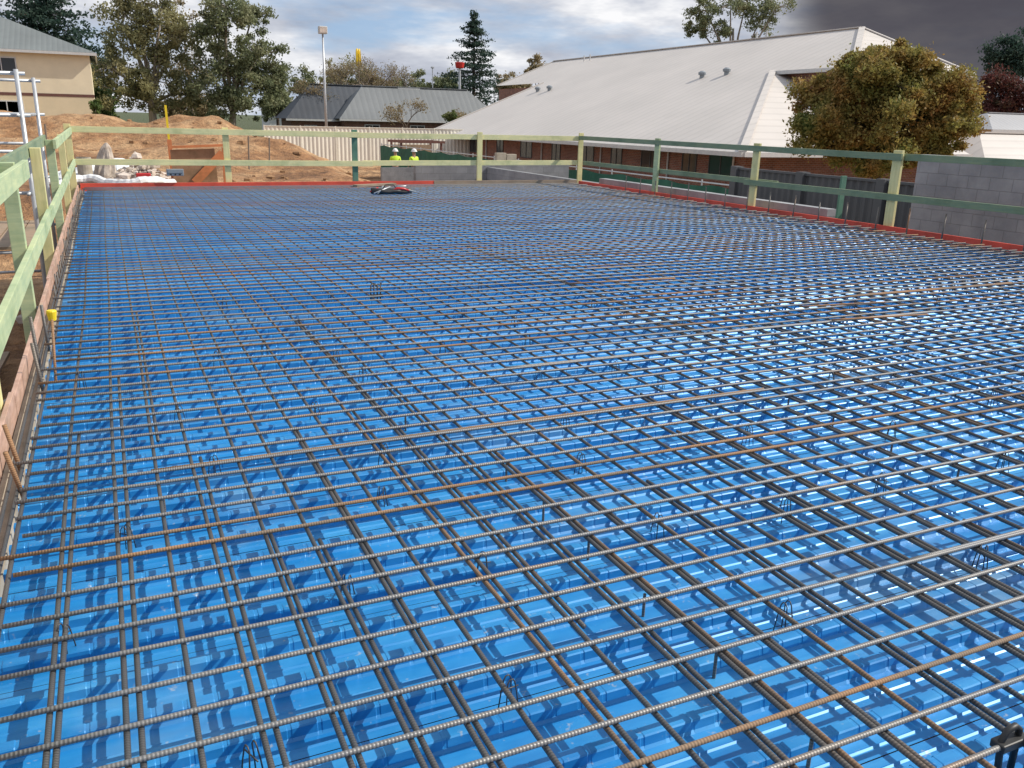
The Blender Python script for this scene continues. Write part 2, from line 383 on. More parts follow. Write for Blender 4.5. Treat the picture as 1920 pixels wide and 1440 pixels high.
for (a,b_) in [((1060,532),(1265,522)),((1180,556),(1400,540)),((1560,600),(1740,590)),((1500,575),(1660,566))]:
    sd+=1; p=atZ(*a,.0165); q=atZ(*b_,.0165)
    o=barmesh(p,q,.0075,8,.01,8,sd).build('loose_bar','rustZ',smooth=True)
    tag(o,'short loose rusty rod lying askew on top of the steel mat','steel bar','loose rusty rods on the mat')
def chair_proto():
    r=thing('bar_chair','small bent wire bar chair standing on the decking and poking through the mat','bar chair',(0,0,0),'wire bar chairs under the steel mat')
    for s in (-1,1):
        a=.011*s; pts=[(-.022,a*1.9,ZD+.004),(-.016,a*1.4,-.045),(-.012,a,-.010),(-.005,a,.002),(.005,a,.002),(.012,a,-.010),(.016,a*1.4,-.045),(.022,a*1.9,ZD+.004)]
        MB().tube(pts,.0022,6).build('wire_loop','wire',r,smooth=True)
    MB().tube([(-.03,0,-.034),(.03,0,-.034)],.0022,6).build('cross_wire','wire',r,smooth=True)
    return r
cp=[(650,1080),(118,1175),(470,1400),(955,1275),(905,1040),(1235,965),(1090,850),(1475,935),(1655,890),(1885,850),(1405,800),(1060,775),(1675,790),(720,835),(400,855),(885,710),(335,765),(590,755),(235,990),(1475,1130),(1845,1025),(715,915),(1155,680),(1335,735),(1865,735),(1560,700),(830,640),(495,640),(630,660),(405,660),(990,625),(1170,575),(965,590),(1280,600),(1110,560),(1450,640),(1700,640),(1600,560),(870,575),(560,600),(680,690),(1240,700),(150,700),(1010,690),(1440,570),(620,545),(420,560),(1330,550),(900,530),(1760,560)]
ch=chair_proto()
for i,(a,b_) in enumerate(cp):
    p=atZ(a,b_,0); rz=random.uniform(0,3.1)
    if i==0: ch.location=(p.x,p.y,0); ch.rotation_euler=(0,0,rz)
    else: dup(ch,(p.x,p.y,random.uniform(-.003,.010)),rz=rz)
pst=None
for (a,b_) in [(1345,1210),(1525,1370),(1210,1100),(1675,820),(1105,1000),(950,860),(1800,870),(1565,770),(760,770),(305,920),(1480,740),(1020,930)]:
    p=atZ(a,b_,0)
    if pst is None:
        pst=MB().tube([(p.x,p.y,ZD),(p.x,p.y,-.028)],.0055,8).build('steel_stud','barZ',smooth=False)
        tag(pst,'short upright steel stud fixed to the blue decking','stud','steel studs on the decking'); b0=pst.location.copy(); p0=p
    else:
        o=pst.copy(); COL.objects.link(o); o.location=b0+Vector((p.x-p0.x,p.y-p0.y,0))
p=atZ(705,545,0); t=thing('support_bracket','dark pronged steel bracket standing up out of the middle of the mat','bracket',(p.x,p.y,ZD))
for i in range(4):
    MB().tube([(p.x-.05+.03*i,p.y,ZD),(p.x-.045+.03*i,p.y+.01,.05+.02*(i%2)),(p.x-.03+.03*i,p.y+.03,.055)],.006,6).build('prong','black',t,smooth=True)
MB().box((p.x-.06,p.y-.02,-.06),(p.x+.06,p.y+.02,-.035)).build('plate','black',t)
p=atZ(1893,1390,0); t=thing('pipe_bracket','black bracket with two prongs at the bottom right corner of the mat','bracket',(p.x,p.y,ZD))
MB().tube([(p.x-.035,p.y-.01,ZD),(p.x-.035,p.y,.01),(p.x-.02,p.y,.04),(p.x+.01,p.y,.045),(p.x+.03,p.y,.03),(p.x+.03,p.y,ZD)],.009,8).build('hoop','black',t,smooth=True)
MB().box((p.x-.05,p.y-.02,-.012),(p.x+.05,p.y+.02,.012)).build('clamp','black',t,bevel=.004)
MB().tube([(p.x+.05,p.y-.03,ZD),(p.x+.05,p.y-.03,.03)],.01,8).build('prong','black',t,smooth=True)
yy=5.6
while yy<17.5:
    h=random.uniform(.30,.38)
    q=MB().tube([(XR-.10,yy,ZD),(XR-.10+random.uniform(-.02,.02),yy+random.uniform(-.02,.02),h)],.0115,8).build('starter_bar','barZ',smooth=True)
    tag(q,'upright steel starter bar standing just inside the right formwork','steel bar','starter bars along the right edge'); yy+=.62+random.uniform(-.03,.03)
yy=8.2
while yy<19:
    q=MB().tube([(XL+.045,yy,ZD),(XL+.045,yy+.01,random.uniform(.04,.14))],.007,6).build('starter_bar','barZ',smooth=True)
    tag(q,'short upright steel stub beside the left formwork','steel bar','short stubs along the left edge'); yy+=.31
for (base_,top,rm,lab) in [((-.46,3.85,-.10),(-.50,3.8,.16),'rustZ','rusty upright bar near left formwork, nearest of the leaning pair'),((-.49,4.15,-.10),(-.54,4.2,.15),'rustZ','rusty leaning bar just behind the nearest upright bar at left'),((-.47,5.4,-.10),(-.50,5.45,.22),'barZ','grey bar standing between yellow cap and formwork'),((-.50,5.75,-.10),(-.52,5.8,.30),'barZ','grey bar standing behind the yellow cap'),((-.49,6.4,-.10),(-.5,6.4,.25),'barZ','grey bar beyond the yellow cap at left edge')]:
    tag(MB().tube([base_,top],.010,8).build('starter_bar',rm,smooth=True),lab,'steel bar')
pb=Vector((-.42,5.6,-.11)); pt=atY(97,590,5.85)
t=thing('capped_bar','rusty upright bar topped with a yellow plastic safety cap','capped bar',pb)
MB().tube([pb,pt],.008,8).build('rod','rustZ',t,smooth=True)
c=MB(); c.tube([pt+Vector((0,0,-.035)),pt+Vector((0,0,.02)),pt+Vector((0,0,.028))],[.022,.03,.026],14); c.build('safety_cap','yellow',t,smooth=False)
# ------------------------------------------------------------ guard rails
def post(x,y,z0,z1,mat,label,w=.13,d=.045,ax='X'):
    mb=MB(); a,b_=(w/2,d/2) if ax=='X' else (d/2,w/2)
    l=random.uniform(-.02,.02)
    mb.bar((x,y,z0),(x+l,y,z1),2*a,2*b_,up=(0,1,0))
    return tag(mb.build('guardrail_post',mat,bevel=.004),label,'post')
ordn=['nearest','second nearest','third nearest','fourth nearest','fifth nearest']
for i,x in enumerate([2.39,5.2,8.3]):
    post(x,YF+.09,-.9,1.22,['pine','pinet','pine'][i],['pale pine post on far edge, first right of the left corner','dark green pine post on far edge near the tool bag','pale pine post on far edge between tool bag and right corner'][i])
post(XR+.08,YF+.09,-.9,1.24,'pine','pale pine corner post at the far right of the deck')
post(XL-.11,YF+.09,-.9,1.24,'pine','pale pine corner post at the far left of the deck')
for i,y in enumerate([6.6,9.9,13.2,16.5]):
    post(XR+.085,y,-.9,1.2,['pineg','pine','pine','pinel'][i],'pale pine post on right edge, %s of the row'%ordn[i],w=.17,d=.05,ax='Y')
for i,y in enumerate([2.0,4.8,7.5,10.4,13.2,16.3]):
    post(XL-.10,y,-.9,1.12,'pine' if i%2 else 'pinel','pale pine post on left edge, %s of the row'%(['hidden closest']+ordn)[i],w=.11,d=.10,ax='Y')
def rail(p,q,mat,label,h=.12,w=.04):
    o=MB().bar(p,q,w,h).build('guardrail_board',mat,bevel=.003); return tag(o,label,'rail')
zt=1.11; zm=.50
rail((XL-.06,YF+.045,zt+.03),(5.3,YF+.045,zt),'pinef','pale top rail of far guardrail, left length')
rail((5.1,YF+.135,zt-.01),(XR+.05,YF+.135,zt-.01),'pinef','pale top rail of far guardrail, right length')
rail((XL-.06,YF+.045,zm),(5.6,YF+.045,zm-.03),'pinef','pale middle rail of far guardrail, left length')
rail((5.4,YF+.135,zm-.02),(XR+.05,YF+.135,zm),'pinef','pale middle rail of far guardrail, right length')
rail((XR+.03,YF+.1,zt+.01),(XR+.03,9.8,zt-.01),'pineg','green top rail of right guardrail, far length',.10)
rail((XR+.14,10.2,zt-.01),(XR+.14,3,zt+.02),'pineg','green top rail of right guardrail, near length',.10)
rail((XR+.14,YF,zm),(XR+.14,12.6,zm),'pineg','green middle rail of right guardrail, far length',.10)
rail((XR+.03,13.4,zm-.02),(XR+.03,3,zm+.02),'pineg','green middle rail of right guardrail, near length',.10)
rail((XL-.03,YF+.02,zt),(XL-.03,13.0,zt-.04),'pinel','green tinged top rail of left guardrail, far length')
rail((XL-.175,13.6,zt-.0),(XL-.175,7.2,zt-.05),'pineg','green top rail of left guardrail, middle length',.13)
rail((XL-.03,8.1,zt-.07),(XL-.03,1,zt-.07),'pinel','pale top rail of left guardrail, nearest length',.14)
rail((XL-.03,YF,zm),(XL-.03,10.2,zm-.06),'pinel','green tinged middle rail of left guardrail, far length')
rail((XL-.03,10.15,zm-.05),(XL-.03,1,zm-.16),'pinel','pale middle rail of left guardrail, near length',.14)
p=atY(328,323,YF+.02); t=thing('power_box','small grey power box hung on the middle rail of the far guardrail','power box',(p.x,YF,p.z-.1))
MB().box((p.x-.17,YF-.06,p.z-.07),(p.x+.17,YF+.02,p.z+.07)).build('case','greyplastic',t,bevel=.01)
MB().box((p.x-.15,YF-.07,p.z-.01),(p.x+.15,YF-.06,p.z+.055)).build('lid','greyplastic',t)
for i in range(3): MB().tube([(p.x-.09+.09*i,YF-.075,p.z-.04),(p.x-.09+.09*i,YF-.055,p.z-.04)],.018,10).build('socket','black',t)
p=atZ(735,362,.02); t=thing('tool_bag','long open black tool bag with red trim lying on the mat near the far edge','tool bag',(p.x,p.y,.008))
mb=MB(); n=14; prof=[]
for i in range(15):
    f=i/14; xx=p.x-.44+.86*f; w_=.11*(1-abs(f*2-1)**3)+.03; h_=.085+.03*noise.noise(Vector((f*5,3,0)))
    for j in range(n):
        a=2*math.pi*j/n; k=1+.3*noise.noise(Vector((f*6,a,2))); mb.v.append(Vector((xx,p.y+w_*k*math.cos(a),max(.009,.06+h_*k*math.sin(a)*.8))))
for i in range(14):
    for j in range(n): j2=(j+1)%n; mb.f.append((i*n+j,i*n+j2,(i+1)*n+j2,(i+1)*n+j))
mb.build('bag_body','black',t,smooth=True)
MB().tube([(p.x-.02,p.y-.10,.08),(p.x+.08,p.y-.11,.12),(p.x+.22,p.y-.10,.11),(p.x+.36,p.y-.09,.07)],[.018,.03,.028,.014],8).build('red_flap','redpl',t,smooth=True)
MB().tube([(p.x-.2,p.y-.06,.12),(p.x-.16,p.y-.06,.19),(p.x+.02,p.y-.02,.20),(p.x+.08,p.y-.02,.12)],.010,6).build('handle','black',t,smooth=True)
for (q0,q1,mt) in [((-.42,-.14,.03),(-.05,-.04,.15),'galv'),((-.35,-.16,.02),(-.18,.02,.16),'greyplastic'),((.12,-.05,.13),(.47,-.12,.05),'greyplastic'),((.05,.05,.14),(.30,-.02,.16),'galv'),((-.28,.05,.13),(-.47,-.02,.05),'redpl')]:
    MB().tube([(p.x+q0[0],p.y+q0[1],q0[2]),(p.x+q1[0],p.y+q1[1],q1[2])],.014,6).build('hand_tool',mt,t,smooth=True)
p=atZ(690,349,.02); tag(MB().bar((p.x-.3,p.y,.03),(p.x+.7,p.y+.3,.04),.19,.045).build('timber_plank','brownwood'),'brown timber plank lying behind the tool bag','plank')
# ------------------------------------------------------------ things outside right edge
tag(MB().box((11.50,11.6,-1.95),(11.70,19.6,.13)).build('block_wall','blockY'),'low grey block wall just outside the right formwork','wall')
tag(MB().box((11.50,19.62,-1.95),(11.69,26.99,.0)).build('block_wall','blockY'),'low grey block wall running on beyond the far right corner','wall')
tag(MB().box((12.9,2.0,-1.95),(13.1,11.05,1.1)).build('block_wall','blockY'),'tall grey block wall behind the right guardrail','wall')
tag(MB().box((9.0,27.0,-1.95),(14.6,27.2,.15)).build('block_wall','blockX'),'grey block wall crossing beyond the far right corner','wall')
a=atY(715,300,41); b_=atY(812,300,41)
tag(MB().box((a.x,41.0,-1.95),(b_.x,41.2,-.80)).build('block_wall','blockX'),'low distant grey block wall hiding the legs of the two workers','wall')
for i,(px,h) in enumerate([(938,.16),(957,.12)]):
    p=atY(px,335,27.1); tag(MB().box((p.x-.19,27.01,.153),(p.x+.17,27.18,.153+h+.15)).build('concrete_block','concrete',bevel=.01),'%s loose grey block standing on the crossing block wall'%['left','right'][i],'block')
def fence_panels(p,q,z0,z1,mat,label,post_every=2.4,amp=.02,per=.2,pw=.06,postmat=None,name='metal_fence',ph=.06):
    p=Vector(p);q=Vector(q); L=(q-p).length; d=(q-p)/L; sdv=Vector((-d.y,d.x,0))
    t=thing(name,label,'fence',(p.x,p.y,z0))
    n=int(L/per)*4; mb=MB()
    for i in range(n+1):
        s=L*i/n; o=amp*(1 if (i%4) in (1,2) else -1); c=p+d*s+sdv*o
        mb.v+= [Vector((c.x,c.y,z0)),Vector((c.x,c.y,z1))]
    for i in range(n): mb.f.append((2*i,2*i+2,2*i+3,2*i+1))
    mb.build('panel',mat,t)
    k=int(L/post_every)
    for i in range(k+1):
        c=p+d*(L*i/k); MB().box((c.x-pw/2,c.y-pw/2,z0),(c.x+pw/2,c.y+pw/2,z1+ph)).build('fence_post',postmat or mat,t)
    MB().bar((p.x,p.y,z1),(q.x,q.y,z1),.09,.05).build('top_rail',postmat or mat,t)
    return t
fence_panels((14.2,6,0),(14.2,17.5,0),-1.95,.5,'greyfence','dark grey fence with wide posts beside the block wall',2.3,.02,.2,.22,ph=.05)
p=atX(1582,330,13.3); post(p.x,p.y,-1.95,.6,'pinet','dark green pine post standing in front of the dark grey fence')
t=thing('shade_cloth_fence','green shade cloth fence along the boundary of the red brick building','fence',(15,17.6,-1.95))
mb=MB(); n=110
for i in range(n+1):
    y=17.6+34*i/n; a=.08*noise.noise(Vector((y*1.5,0,0))); sag=.08*abs(math.sin(y*1.3))
    for j in range(5):
        z=-1.8+1.75*j/4-(sag if j==4 else 0); mb.v.append(Vector((15+a*math.sin(j),y,z)))
for i in range(n):
    for j in range(4): a=i*5+j; mb.f.append((a,a+5,a+6,a+1))
mb.build('cloth','mesh',t,smooth=True)
for i in range(15): MB().tube([(15.07,17.6+34*i/14,-1.95),(15.07,17.6+34*i/14,.05)],.025,6).build('fence_post','galv',t)
MB().tube([(15.07,17.6,-.02),(15.07,51.6,-.02)],.02,6).build('top_rail','galv',t)
a=atY(495,237,66)
fence_panels((a.x,66,0),(34,66,0),-2.0,.75,'creamfence','cream corrugated steel fence behind the dirt mounds',2.4,.015,.3,.08)
p=atY(790,280,52); t=thing('timber_shelter','red brown timber shelter frame behind the two workers','shelter',(p.x,52,-1.9))
for dx in (-1.3,1.3):
    for dy in (0,2): MB().box((p.x+dx-.06,52+dy-.06,-1.95),(p.x+dx+.06,52+dy+.06,.05)).build('shelter_post','fascia',t)
for dy in (-.1,1,2.1): MB().bar((p.x-1.5,52+dy,.12),(p.x+1.5,52+dy,.12),.08,.14).build('beam','fascia',t)
MB().box((p.x-1.3,53.9,-1.3),(p.x+1.3,53.95,-.1)).build('slat_screen','brownwood',t)
# ------------------------------------------------------------ white roofed brick building
K=.404; E0=.74; XE=25.2; YE=30.8
def zr(x): return E0+K*(x-26)
EZ=zr(XE)
def hitroof(px,py):
    r=ray(px,py); s=(EYE-E0+K*26)/(K*r.x-r.z); return CAM+r*s
t=thing('brick_building','long red brick building with huge pale sheet metal roof','building',(40,55,-1.9))
mb=MB(); Z=lambda x,y:(x,y,zr(x))
main=[Z(XE,YE),Z(35.5,41.4),Z(35.5,35.3),Z(42.4,41.9),Z(42.4,82.4),Z(36,82.4),Z(36,72),Z(XE,72)]
mb.poly(main[::-1])
zu=zr(35.5); zt_=zr(42.4)
mb.poly([(35.5,35.3,zu),(44.5,35.3,zu),(42.4,41.9,zt_)])
mb.poly([(44.5,35.3,zu),(49.3,82.4,zu),(42.4,82.4,zt_),(42.4,41.9,zt_)])
mb.poly([(XE,YE,EZ),(39.5,YE,EZ),(39.0,41.4,zu-.01),(35.5,41.4,zu-.01)])
rf=mb.build('roof','roofwhite',t)
def cap(p,q,w=.35): MB().bar(Vector(p)+Vector((0,0,.04)),Vector(q)+Vector((0,0,.04)),w,.06).build('ridge_cap','roofwhite',rf)
cap(main[0],main[1]); cap(main[2],main[3]); cap(main[3],main[4]); cap((44.5,35.3,zu),(42.4,41.9,zt_)); cap((36,72,zr(36)),(XE,72,EZ),.2); cap((36,82.4,zr(36)),(42.4,82.4,zt_),.2)
def gut(p,q): MB().bar(Vector(p)+Vector((0,0,-.1)),Vector(q)+Vector((0,0,-.1)),.16,.2).build('gutter','frame',rf)
gut((XE-.05,YE-.1,EZ),(XE-.05,72,EZ)); gut((XE,YE-.1,EZ),(39.5,YE-.1,EZ)); gut((35.45,35.2,zu),(35.45,41.4,zu)); gut((35.5,35.2,zu),(44.5,35.2,zu))
for (a,b_) in [((1008,172),.35),((1030,170),.35),((1316,146),.4),((1362,140),.4)]:
    q=hitroof(*a); v=MB(); v.tube([q+Vector((0,0,-.1)),q+Vector((0,0,.16)),q+Vector((0,0,.18)),q+Vector((0,0,.32)),q+Vector((0,0,.42))],[.15,.15,.24,.25,.1],12)
    v.build('roof_vent','greyplastic',rf,smooth=False)
for a in [(1418,74),(1437,72),(1095,115),(1106,113)]:
    q=hitroof(*a); MB().tube([q+Vector((0,0,-.1)),q+Vector((0,0,.5))],.06,8).build('vent_pipe','frame',rf)
w=MB().box((26.6,32.2,-1.95),(38.9,71.5,E0-.08)); wl=w.build('wall','brickY',t)
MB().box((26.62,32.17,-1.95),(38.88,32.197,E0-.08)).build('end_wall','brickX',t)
MB().box((36.1,35.9,E0-.3),(43.6,82,zu-.12)).build('upper_wall','brickY',t)
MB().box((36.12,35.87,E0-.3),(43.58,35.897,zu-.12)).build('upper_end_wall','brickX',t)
for i,y in enumerate([34,36.5,40,43.5,47,51,55.5,60,65,69]):
    wd=1.7 if i%2==0 else 1.1
    f=MB(); z0,z1=-.9,.25
    f.box((26.55,y-wd/2-.06,z0-.06),(26.597,y+wd/2+.06,z0)); f.box((26.55,y-wd/2-.06,z1),(26.597,y+wd/2+.06,z1+.06))
    f.box((26.55,y-wd/2-.06,z0),(26.597,y-wd/2,z1)); f.box((26.55,y+wd/2,z0),(26.597,y+wd/2+.06,z1)); f.box((26.55,y-.025,z0),(26.597,y+.025,z1))
    fr=f.build('window','greyfence',t); MB().box((26.575,y-wd/2,z0),(26.596,y+wd/2,z1)).build('pane','glass',fr)
for i,y in enumerate([33,38.3,45.2,53,62.5]): MB().tube([(26.52,y,-1.9),(26.52,y,.55)],.05,6).build('downpipe','frame',t)
# ------------------------------------------------------------ other buildings
def hiphouse(name,label,x0,x1,y0,y1,zb,ze,zr_,wallm,roofm,ov=.5,wins=(),fascia='frame'):
    t=thing(name,label,'building',((x0+x1)/2,(y0+y1)/2,zb))
    MB().box((x0,y0,zb),(x1,y1,ze)).build('wall',wallm,t)
    X0,X1,Y0,Y1=x0-ov,x1+ov,y0-ov,y1+ov; hd=min((Y1-Y0),(X1-X0))/2
    r0=(X0+hd,(Y0+Y1)/2,zr_); r1=(X1-hd,(Y0+Y1)/2,zr_)
    a,b_,c,d=(X0,Y0,ze),(X1,Y0,ze),(X1,Y1,ze),(X0,Y1,ze); mb=MB()
    mb.poly([a,b_,r1,r0]); mb.poly([b_,c,r1]); mb.poly([c,d,r0,r1]); mb.poly([d,a,r0])
    r=mb.build('roof',roofm,t)
    MB().box((X0,Y0-.02,ze-.2),(X1,Y0+.1,ze-.01)).build('gutter',fascia,r); MB().box((X1-.1,Y0+.1,ze-.2),(X1+.02,Y1,ze-.01)).build('gutter',fascia,r)
    MB().bar(Vector(r0)+Vector((0,0,.03)),Vector(r1)+Vector((0,0,.03)),.35,.08).build('ridge_cap',roofm,r)
    for (wx,wz,ww,wh) in wins:
        f=MB(); f.box((wx-ww/2-.08,y0-.08,wz-.08),(wx+ww/2+.08,y0-.003,wz)); f.box((wx-ww/2-.08,y0-.08,wz+wh),(wx+ww/2+.08,y0-.003,wz+wh+.08))
        f.box((wx-ww/2-.08,y0-.08,wz),(wx-ww/2,y0-.003,wz+wh)); f.box((wx+ww/2,y0-.08,wz),(wx+ww/2+.08,y0-.003,wz+wh)); f.box((wx-.03,y0-.08,wz),(wx+.03,y0-.003,wz+wh))
        f=f.build('window','frame',t); MB().box((wx-ww/2,y0-.03,wz),(wx+ww/2,y0-.004,wz+wh)).build('pane','glass',f)
    return t
wx=atY(2,120,75).x
t=hiphouse('cream_house','two storey cream house with grey hipped roof at far left',-16,-.4,75,87,-.7,5.6,8.3,'cream','rooftile',.5,[(wx,3.9,1.8,1.1),(wx,.9,2,1.1),(-13,3.9,1.8,1.1),(-13,.8,2,1.1)])
MB().box((-16.05,74.95,2.45),(-.35,74.997,2.65)).build('storey_band','fascia',t); MB().box((-16.02,74.97,-.7),(-.38,74.998,2.45)).build('lower_render','creamlow',t)
a=atY(645,225,92); b_=atY(935,225,92)
hiphouse('low_building','long low building with grey hipped sheet roof behind the cream fence',a.x,b_.x,92,97.5,-.7,1.3,4.7,'brickX','roofgrey',.6,[(a.x+3,-.3,1.5,1),(a.x+8,-.3,1.5,1)])
c=atY(560,225,90)
hiphouse('low_building','low building with dark navy roof left of the grey roofed building',c.x,a.x+9,94,99.5,-.7,1.2,4.75,'brickX','roofnavy',.6,[(c.x+2,-.5,1.2,1)])
a=atY(500,225,120); b_=atY(575,225,120)
hiphouse('white_shed','pale shed roof showing between gum tree and dark roof',a.x,b_.x,118,124,-.7,2.0,4.2,'frame','roofwhite',.4)
q=atY(1890,245,48)
hiphouse('grey_roof_house','small house with grey hipped roof at far right below the red leafed tree',q.x-2.0,q.x+10,48,53,-1.9,1.7,3.0,'cream','roofpale',.5)
q=atY(1830,265,33)
hiphouse('brick_cottage','low brick cottage roof peeping out right of the autumn tree',q.x+.8,q.x+12,33,37.5,-1.9,.1,1.45,'brickX','roofwhite',.5)
q=atY(765,165,95); tag(MB().box((q.x-1.3,94.6,q.z-1),(q.x+1.3,95.6,q.z+.1)).build('rooftop_unit','frame',bevel=.05),'white air conditioning unit on the grey roof ridge','roof unit')
# ------------------------------------------------------------ poles & signs
b0=atY(612,240,72); tp=atY(601,62,72)
t=thing('floodlight_pole','tall grey pole with square floodlight head','light pole',(b0.x,72,-.9))
MB().tube([(b0.x,72,-.9),(b0.x,72,tp.z)],[.12,.07],10).build('pole','galv',t,smooth=True)
MB().box((b0.x-.33,71.7,tp.z-.05),(b0.x+.33,72.2,tp.z+.5)).build('lamp_head','frame',t,bevel=.04); MB().box((b0.x-.28,71.68,tp.z+.02),(b0.x+.28,71.695,tp.z+.42)).build('lens','rubble',t)
q=atY(811,128,110); t=thing('street_light','thin grey street light pole behind the grey roof','street light',(q.x,110,-.6)); MB().tube([(q.x,110,-.6),(q.x,110,q.z)],.07,8).build('pole','galv',t); MB().box((q.x-.15,109.7,q.z),(q.x+.15,110.3,q.z+.2)).build('lamp_head','galv',t,bevel=.03)
q=atY(672,110,125); t=thing('arch_sign','small yellow arch shaped sign above the bare trees','sign',(q.x,125,-.6))
MB().tube([(q.x,125,-.6),(q.x,125,q.z-.6)],.12,8).build('pole','twig',t)
for s in (-1,1):
    pts=[(q.x+.24*s-.22*math.cos(math.pi*k/10),125+.3*s-.4*math.cos(math.pi*k/10),q.z-1.1+2.3*math.sin(math.pi*k/10)**.7) for k in range(11)]
    MB().tube(pts,.13,8).build('arch','signyellow',t,smooth=True)
q=atY(862,122,106); t=thing('drum_sign','red drum shaped sign in front of the tall conifer','sign',(q.x,106,-.6))
MB().tube([(q.x,106,-.6),(q.x,106,q.z)],.15,8).build('pole','galv',t); MB().tube([(q.x,106,q.z-.4),(q.x,106,q.z-.3),(q.x,106,q.z+.3),(q.x,106,q.z+.35)],[.4,.5,.6,.4],14).build('drum','signred',t)
# ------------------------------------------------------------ trees
def leaves(name,clumps,size,mat,parent,squash=.75):
    P=[]
    o0=W[parent.name]
    for (c,r,n) in clumps:
        u=rng.normal(size=(n,3)); u/=np.linalg.norm(u,axis=1)[:,None]; rr=r*rng.random(n)**.55*(1+.35*np.abs(rng.normal(size=n)))*.85
        p=u*rr[:,None]; p[:,2]*=squash; P.append(p+np.array(c))
    P=np.concatenate(P)-np.array(o0); n=len(P)
    a=rng.normal(size=(n,3)); a/=np.linalg.norm(a,axis=1)[:,None]; b=np.cross(a,rng.normal(size=(n,3))); b/=np.linalg.norm(b,axis=1)[:,None]
    s=(size*rng.uniform(.6,1.4,n))[:,None]
    V=np.empty((n,4,3)); V[:,0]=P-a*s; V[:,1]=P-b*s*.5; V[:,2]=P+a*s; V[:,3]=P+b*s*.5
    me=bpy.data.meshes.new(name); me.vertices.add(4*n); me.vertices.foreach_set('co',V.reshape(-1))
    me.loops.add(4*n); me.loops.foreach_set('vertex_index',np.arange(4*n)); me.polygons.add(n); me.polygons.foreach_set('loop_start',np.arange(n)*4)
    me.polygons.foreach_set('loop_total',np.full(n,4)); me.update(); me.validate(); me.materials.append(M[mat])
    o=bpy.data.objects.new(name,me); COL.objects.link(o); o.parent=parent; W[o.name]=o0.copy(); return o
def tree(label,base,blobs,mat,bark,leaf,nl,clr=.28,trunk_r=.3,group=None,cat='tree',dens=9,fill=.35,qm=1.1):
    base=Vector(base); t=thing('tree',label,cat,base,group)
    cl=[]; cen=Vector((0,0,0))
    for (c,r) in blobs: cen+=Vector(c)
    cen/=len(blobs)
    zlow=min(c[2]-r[2]*.5 for c,r in blobs)
    fork=Vector((base.x*.7+cen.x*.3,base.y*.7+cen.y*.3,max(base.z+.4,min(zlow,base.z+(cen.z-base.z)*.5))))
    tr=MB().tube([base-Vector((0,0,.1)),base.lerp(fork,.5)+Vector((.05,.03,0))*trunk_r*3,fork,fork.lerp(cen,.8)],[trunk_r*1.25,trunk_r,trunk_r*.8,trunk_r*.3],9)
    for (c,r) in blobs:
        c=Vector(c); md=fork.lerp(c,.55)+Vector((random.uniform(-.3,.3),random.uniform(-.3,.3),.2))
        tr.tube([fork,md,c],[trunk_r*.55,trunk_r*.35,trunk_r*.15],6)
        if fill: cl.append((tuple(c),sum(r)/3*.8,int(nl*dens*fill)))
        for k in range(dens):
            u=Vector((random.gauss(0,1),random.gauss(0,1),random.gauss(0,1))).normalized(); q=random.uniform(.5,qm)
            p=c+Vector((u.x*r[0]*q,u.y*r[1]*q,u.z*r[2]*q)); rr=min(r)*random.uniform(clr*.6,clr*1.6)
            cl.append((tuple(p),rr,int(nl*random.uniform(.5,1.3)*max(.4,(rr/(min(r)*clr))))))
            if k%2==0: tr.tube([c.lerp(p,.1),c.lerp(p,.9)],[trunk_r*.16,trunk_r*.05],4)
    tr.build('trunk',bark,t,smooth=True); leaves('crown',cl,leaf,mat,t); return t
def pxblobs(lst,Y,dr=.8):
    out=[]
    for (px,py,rx,ry) in lst:
        c=atY(px,py,Y+random.uniform(-1,1)); s=abs((CAM-c).length)/F*.97
        out.append((tuple(c),(rx*s,rx*s*dr,ry*s)))
    return out
def base_at(px,Y,z=-.7):
    c=atY(px,220,Y); return (c.x,Y,z)
tree('tall gum tree with open olive crown right of the cream house',base_at(285,88),pxblobs([(230,45,44,38),(250,5,45,34),(305,10,46,40),(255,95,58,38),(318,110,42,38),(205,125,42,30),(290,150,58,32),(230,175,50,28),(325,60,36,32),(345,175,32,34)],88),'gum','bark',.14,120,.36,.36,dens=19,fill=.08,qm=1.2)
tree('tall gum tree with dense rounded lower crown left of the floodlight pole',base_at(430,86),pxblobs([(425,15,44,34),(400,60,34,32),(472,34,30,24),(430,110,58,36),(485,105,44,34),(400,150,46,36),(460,165,62,36),(502,150,36,34),(440,200,52,22)],86),'gumd','bark',.14,140,.38,.35,dens=19,fill=.1,qm=1.2)
tree('brown thin leafed tree between the two tall gum trees',base_at(362,95),pxblobs([(345,60,28,50),(352,140,30,40)],95),'brownleaf','twig',.12,80,.4,.2,dens=12)
def conifer(label,base,H,Rb,mat,tiers=22,leafs=.16,droop=.15,power=1.0,cpt=9,nl=26,low=.12):
    base=Vector(base); t=thing('conifer_tree',label,'tree',base)
    tr=MB().tube([base,base+Vector((0,0,H*.5)),base+Vector((0,0,H))],[H*.022,H*.014,.03],8); cl=[]
    for i in range(tiers):
        f=i/(tiers-1); z=H*(low+(1-low)*f); rr=Rb*(1-f)**power+.12
        for j in range(cpt):
            a=j*2*math.pi/cpt+i*1.3+random.uniform(-.3,.3); L=rr*random.uniform(.5,1.2)
            p0=base+Vector((0,0,z+random.uniform(-.3,.3))); p1=p0+Vector((math.cos(a)*L,math.sin(a)*L,-droop*L+random.uniform(-.25,.35)))
            tr.tube([p0,p1],[.05,.015],3)
            for q in (.2,.4,.62,.82,1.0):
                cl.append((tuple(p0.lerp(p1,q)),.10*Rb+.12*L*q,int(nl*(.3+q*L/Rb))))
    tr.build('trunk','darkbark',t); leaves('crown',cl,leafs,mat,t,.4); return t
b0=atY(888,165,112); tp=atY(888,30,112)
